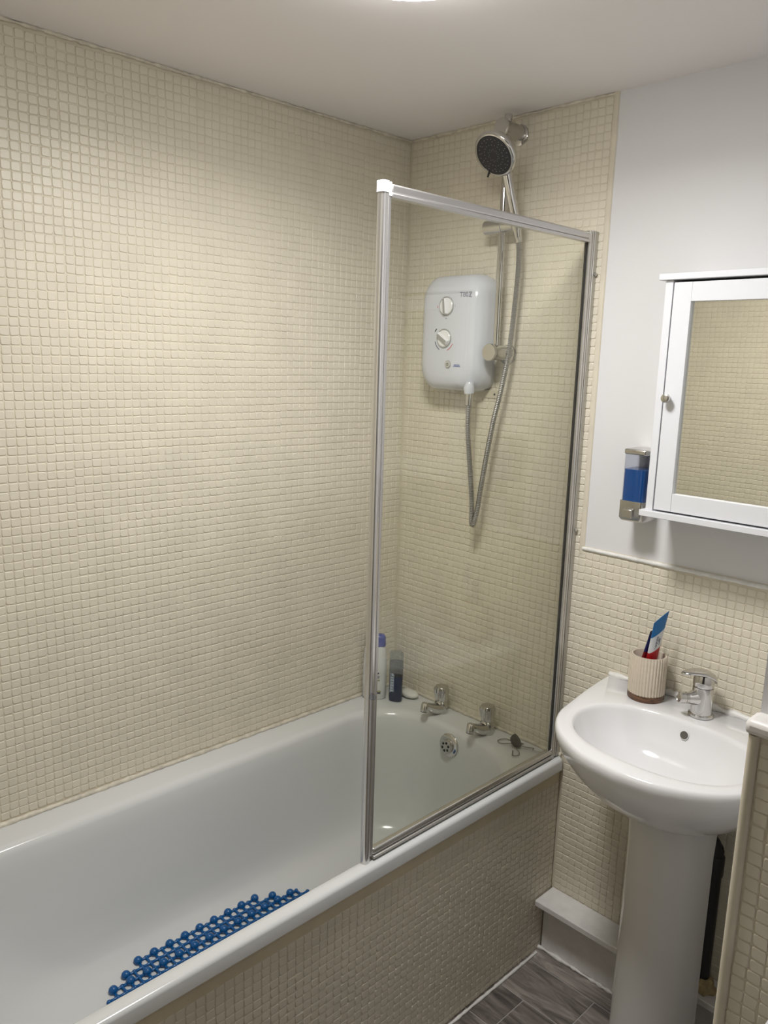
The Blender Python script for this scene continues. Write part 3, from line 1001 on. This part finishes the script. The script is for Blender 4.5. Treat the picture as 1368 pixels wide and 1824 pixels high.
ZD = 0.892
t = thing('wash_basin', 'white ceramic pedestal wash basin on the end wall to the right of the bath', 'basin', (BX, -.2, .70))
rings = [oring(.30, .700), oring(.42, .703), oring(.57, .722), oring(.73, .755), oring(.86, .795), oring(.945, .832), oring(.988, .860), oring(1.0, .872), oring(.999, .882), oring(.990, .889), oring(.972, ZD), bring(1.08, ZD - .0003), bring(1.025, ZD - .0006), bring(1.0, ZD - .003), bring(.985, ZD - .010), bring(.962, ZD - .022), bring(.91, ZD - .045), bring(.80, ZD - .078), bring(.62, ZD - .104, -.003), bring(.38, ZD - .119, -.006), bring(.14, ZD - .124, -.008)]
bs = obj('bowl', MB().loft(rings), CERAMIC, t, smooth=70)
oc = Vector((1.094, -.134, ZD - .030)); on = Vector((0, -.93, .36)).normalized()
obj('overflow_rim', MB().lathe([(.0108, 0), (.0104, .0010), (.0095, .0012), (.009, -.002)], oc, on, 28), CERAMIC, t)
obj('overflow_hole', MB().lathe([(.0095, -.001), (.0093, .001)], oc, on, 28), mat('hole_dark', (.10, .09, .075), .6), t)
obj('waste', MB().lathe([(.023, 0), (.022, .003), (.014, .0015), (.001, .001)], (BX, -.272, ZD - .1245), (0, 0, 1), 28), CHROME, t)
bead('trim_8', [(.820, -.004, ZD + .003), (.95, -.004, ZD + .005), (1.2, -.004, ZD + .004), (1.376, -.004, ZD + .003)], 0.0085, SEAL, 'rough white sealant between the basin deck and the splashback tiles', jag=.40)

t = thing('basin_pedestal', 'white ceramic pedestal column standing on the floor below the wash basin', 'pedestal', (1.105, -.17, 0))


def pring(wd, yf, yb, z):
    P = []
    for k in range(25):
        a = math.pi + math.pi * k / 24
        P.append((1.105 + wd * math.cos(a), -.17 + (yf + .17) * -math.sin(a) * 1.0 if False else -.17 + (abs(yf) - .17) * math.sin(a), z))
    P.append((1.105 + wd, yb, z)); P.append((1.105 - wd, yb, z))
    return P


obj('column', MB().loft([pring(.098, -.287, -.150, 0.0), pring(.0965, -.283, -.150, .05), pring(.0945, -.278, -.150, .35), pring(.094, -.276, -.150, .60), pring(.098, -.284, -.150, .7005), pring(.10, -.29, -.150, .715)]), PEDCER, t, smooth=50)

# mixer tap
t = thing('mixer_tap', 'chrome single-lever mixer tap on the basin deck', 'tap', (1.098, -.064, ZD))
mx, my = 1.098, -.064
obj('base_ring', MB().lathe([(.0275, 0), (.0292, .002), (.0290, .006), (.0262, .0085)], (mx, my, ZD), (0, 0, 1), 40), CHROME, t)


def turned(mb, deg=-40):
    c, q = math.cos(math.radians(deg)), math.sin(math.radians(deg))
    mb.v = [(mx + (x - mx) * c - (y - my) * q, my + (x - mx) * q + (y - my) * c, z) for x, y, z in mb.v]
    return mb


obj('body', MB().lathe([(.0250, .007), (.0248, .028), (.0252, .050), (.0245, .064), (.0238, .074)], (mx, my, ZD), (0, 0, 1), 40), CHROME, t, smooth=60)
sp = [(mx, my + .004, ZD + .048), (mx, my - .018, ZD + .046), (mx, my - .030, ZD + .0455), (mx, my - .036, ZD + .0455)]
so_ = obj('spout', turned(MB().tube(sp, [.0235, .0205, .0150, .0138], 28)), CHROME, t, smooth=60)
obj('aerator', turned(MB().lathe([(.0136, -.014), (.0140, .004), (.0128, .0045), (.0128, .006), (.0140, .0065), (.0138, .019), (.0115, .021), (.0105, .0195)], (mx, my - .038, ZD + .0455), (0, -1, .06), 32)), SATIN, so_)
obj('cartridge_collar', MB().lathe([(.0238, .0755), (.0245, .080), (.0245, .094), (.021, .104)], (mx, my, ZD), (0, 0, 1), 40), CHROME, t, smooth=60)
lv = []
for yy, wd, th, zz in ((.0275, .004, .004, .084), (.0265, .013, .008, .089), (.022, .0205, .010, .096), (.010, .0245, .0095, .104), (-.006, .0240, .0075, .1090), (-.022, .0210, .0058, .1105), (-.038, .0165, .0045, .1100), (-.050, .0110, .0038, .1085), (-.0565, .0045, .0025, .1070)):
    lv.append([(mx + wd * math.cos(a), my + yy, ZD + zz + th * math.sin(a)) for a in [2 * math.pi * k / 20 for k in range(20)]])
obj('lever', turned(MB().loft(lv)), CHROME, t, smooth=70)

# tumbler with tubes
TX, TY, TR = 0.956, -.066, .0445
t = thing('tumbler', 'ribbed stone toothbrush tumbler with dark wood base on the basin deck', 'tumbler', (TX, TY, ZD))
obj('wood_base', MB().lathe([(TR - .001, 0), (TR, .002), (TR, .0165)], (TX, TY, ZD), (0, 0, 1), 64), WALNUT, t)
rib = lambda i: 1 + .026 * (abs(math.cos(math.pi * 36 * i / 288)) * 2 - 1)
obj('cup', MB().lathe([(TR - .0006, .0165), (TR - .0006, .112), (TR - .002, .1145)], (TX, TY, ZD), (0, 0, 1), 288, cap1=False, rib=rib).lathe([(TR - .002, .1145), (TR - .005, .1150), (TR - .0068, .113), (TR - .0075, .022)], (TX, TY, ZD), (0, 0, 1), 288, cap0=False, cap1=True), STONE, t, smooth=60)


def make_tube(label, base, topa, topb, mats_, bands):
    t = thing('toothpaste_tube', label, 'toothpaste', base)
    base = Vector(base); A, B = Vector(topa), Vector(topb)
    c1 = (A + B) / 2; ax = (c1 - base).normalized(); wv = (B - A)
    wd = wv.normalized(); tn = ax.cross(wd).normalized()
    NS = 14
    rings, N = [], 24
    for s in range(NS + 1):
        f = s / NS
        if f < .999:
            hw = .0145 + (wv.length / 2 - .0145) * f; ht = .0145 * (1 - f) ** .8 + .0006
        else:
            hw, ht = wv.length / 2, .0006
        rings.append([base.lerp(c1, f) + wd * hw * math.cos(2 * math.pi * k / N) + tn * ht * math.sin(2 * math.pi * k / N) for k in range(N)])
    mb = MB()
    for s in range(NS):
        mb.cur = bands((s + .5) / NS)
        mb.loft([rings[s], rings[s + 1]], s == 0, s == NS - 1)
    obj('tube', mb, mats_, t, smooth=60)
    return t, base, c1, ax, wd, tn


t, b0, c1, ax, wd, tn = make_tube('upright blue and white toothpaste tube standing in the stone tumbler', (0.955, -.072, ZD + .024), (0.9900, -.052, 1.125), (0.9735, -.094, 1.097), [TBLUE, TWHITE, TRED], lambda f: 0 if f > .78 else (1 if f > .56 else (2 if f > .36 else 0)))
if tn.dot(CAM - c1) < 0: tn = -tn
lo = b0.lerp(c1, .675) + tn * .0072
LS = 1 if wd.dot(CR) > 0 else -1
text('lettering', 'COMPLETE', .0075, frame_m(lo + wd * LS * -.0045, ax, (tn).cross(ax)), INKNAVY, t, sx=.95)
text('lettering', 'CARE', .0075, frame_m(lo + wd * LS * .0045 - ax * .002, ax, (tn).cross(ax)), INKNAVY, t, sx=.95)
make_tube('dark red and navy toothpaste tube leaning in the stone tumbler behind the blue one', (0.934, -.070, ZD + .024), (0.963, -.030, 1.075), (0.9555, -.072, 1.066), [TDRED, TNAVY], lambda f: 1 if f > .62 else 0)

# ------------------------------------------------------------------ soap dispenser
t = thing('soap_dispenser', 'wall soap dispenser of blue liquid with chrome ends left of the mirror cabinet', 'dispenser', (.878, 0, 1.33))
dx0, dx1, dy = .8465, .9085, -.080
mb = MB().loft([rrect(dx0 + .002, dx1 - .002, dy + .002, -.004, .010, 1.383, 4), rrect(dx0 + .002, dx1 - .002, dy + .002, -.004, .010, 1.462, 4)])
obj('liquid', mb, BLUELIQ, t, smooth=50)
mb = MB().loft([rrect(dx0 + .0005, dx1 - .0005, dy + .0005, -.003, .011, 1.3835, 4), rrect(dx0 + .0005, dx1 - .0005, dy + .0005, -.003, .011, 1.4985, 4)], False, False)
obj('reservoir', mb, CLEAR, t, smooth=50)
mb = MB(); mb.box(dx0 + .022, dx1 - .004, -.0035, -.0015, 1.384, 1.4985)
obj('back_plate', mb, mat('back_grey', (.30, .30, .35), .4), t)
mb = MB().loft([rrect(dx0 - .001, dx1 + .001, dy - .001, -.002, .010, 1.4985, 4), rrect(dx0 - .001, dx1 + .001, dy - .001, -.002, .010, 1.512, 4)])
obj('lid', mb, SATIN, t, bevel=.003)
mb = MB().loft([rrect(dx0 + .002, dx1 - .001, dy + .004, -.002, .008, 1.333, 4), rrect(dx0 - .001, dx1 + .001, dy - .002, -.002, .008, 1.340, 4), rrect(dx0 - .001, dx1 + .001, dy - .002, -.002, .008, 1.384, 4)])
obj('pump_housing', mb, SATIN, t, smooth=50)
mb = MB(); mb.box(.861, .886, dy - .010, dy + .002, 1.342, 1.364)
obj('push_button', mb, SATIN, t, bevel=.002)

# ------------------------------------------------------------------ mirror cabinet
t = thing('mirror_cabinet', 'white wall cabinet with a framed mirror door and small knob above the basin', 'cabinet', (1.12, 0, 1.37))
mb = MB(); mb.box(.935, 1.305, -.151, -.001, 1.901, 1.9145)
obj('top_board', mb, CABW, t, bevel=.0012)
mb = MB(); mb.box(.937, 1.303, -.151, -.001, 1.3665, 1.381)
obj('bottom_board', mb, CABW, t, bevel=.0012)
for xa in (.948, 1.272):
    mb = MB(); mb.box(xa, xa + .0175, -.142, -.001, 1.381, 1.901)
    obj('side_panel', mb, CABW, t, bevel=.001)
mb = MB(); mb.box(.9655, 1.272, -.010, -.002, 1.381, 1.901)
obj('back_panel', mb, CABW, t)
X0, X1, Z0, Z1, SW = .9685, 1.2695, 1.385, 1.8955, .0415
mb = MB(); mb.box(X0, X0 + SW, -.1425, -.124, Z0, Z1); mb.box(X1 - SW, X1, -.1425, -.124, Z0, Z1)
mb.box(X0 + SW + .0002, X1 - SW - .0002, -.1425, -.124, Z0, Z0 + SW); mb.box(X0 + SW + .0002, X1 - SW - .0002, -.1425, -.124, Z1 - SW, Z1)
dr = obj('door', mb, CABW, t, bevel=.0008)
mb = MB(); mb.box(X0 + SW - .004, X1 - SW + .004, -.1325, -.128, Z0 + SW - .004, Z1 - SW + .004)
obj('mirror', mb, MIRROR, dr, smooth=0)
obj('knob', MB().lathe([(.0045, 0), (.0045, .010), (.0095, .014), (.0105, .019), (.0095, .0225), (.005, .0245)], (.9815, -.142, 1.6425), (0, -1, 0), 28), SATIN, dr)

# ------------------------------------------------------------------ waste pipe behind the pedestal
t = thing('waste_pipe', 'black plastic waste pipe running down the tiles behind the pedestal', 'pipe', (1.165, -.05, .18))
obj('pipe', MB().tube(catmull([(1.10, -.062, .590), (1.135, -.062, .592), (1.155, -.062, .585), (1.166, -.060, .565), (1.167, -.056, .53), (1.165, -.05, .183)], 6), .0205, 20), BLACKP, t, smooth=60)
obj('collar', MB().lathe([(.0235, 0), (.0245, .004), (.0245, .05), (.022, .054)], (1.1665, -.0575, .500), (0, .02, 1), 24), BLACKP, t)
mb = MB()
rg = []
for k in range(6):
    f = k / 5
    rg.append([(1.170 + (.034 - .010 * f + random.uniform(-.006, .006)) * math.cos(2 * math.pi * i / 18), -.050 + (.030 - .010 * f + random.uniform(-.005, .005)) * math.sin(2 * math.pi * i / 18), .1815 + .032 * f + (random.uniform(-.004, .006) if k else 0)) for i in range(18)])
mb.loft(rg)
tag(obj('expanding_foam', mb, FOAM, None, smooth=40), 'ragged yellowed foam sealing the foot of the black waste pipe', 'foam')

# ------------------------------------------------------------------ toilet against the boxed-out wall
t = thing('toilet', 'white toilet cistern standing against the tiled boxed-out wall', 'toilet', (1.74, -1.0, 0))
mb = MB().loft([rrect(1.555, 1.925, -.945, YB - .004, .04, .40, 5), rrect(1.545, 1.935, -.955, YB - .004, .04, .795, 5)])
obj('cistern', mb, CERAMIC, t, smooth=50)
mb = MB().loft([rrect(1.538, 1.942, -.962, YB - .003, .02, .796, 5), rrect(1.536, 1.944, -.964, YB - .003, .02, .815, 5), rrect(1.540, 1.940, -.960, YB - .003, .02, .829, 5)])
obj('cistern_lid', mb, CERAMIC, t, smooth=50)
obj('flush_button', MB().lathe([(.02, .0), (.019, .004)], (1.74, -.86, .829), (0, 0, 1), 24), CHROME, t)
mb = MB().loft([oval(1.74, -1.10, .10, .20, 0, 0.0, 32), oval(1.74, -1.10, .10, .20, 0, .12, 32), oval(1.74, -1.14, .17, .24, 0, .34, 32), oval(1.74, -1.15, .185, .26, 0, .40, 32)])
obj('pan', mb, CERAMIC, t, smooth=60)
mb = MB().loft([oval(1.74, -1.16, .19, .26, 0, .402, 32), oval(1.74, -1.16, .19, .26, 0, .43, 32), oval(1.74, -1.16, .17, .24, 0, .438, 32)])
obj('seat_lid', mb, WPLAS, t, smooth=60)
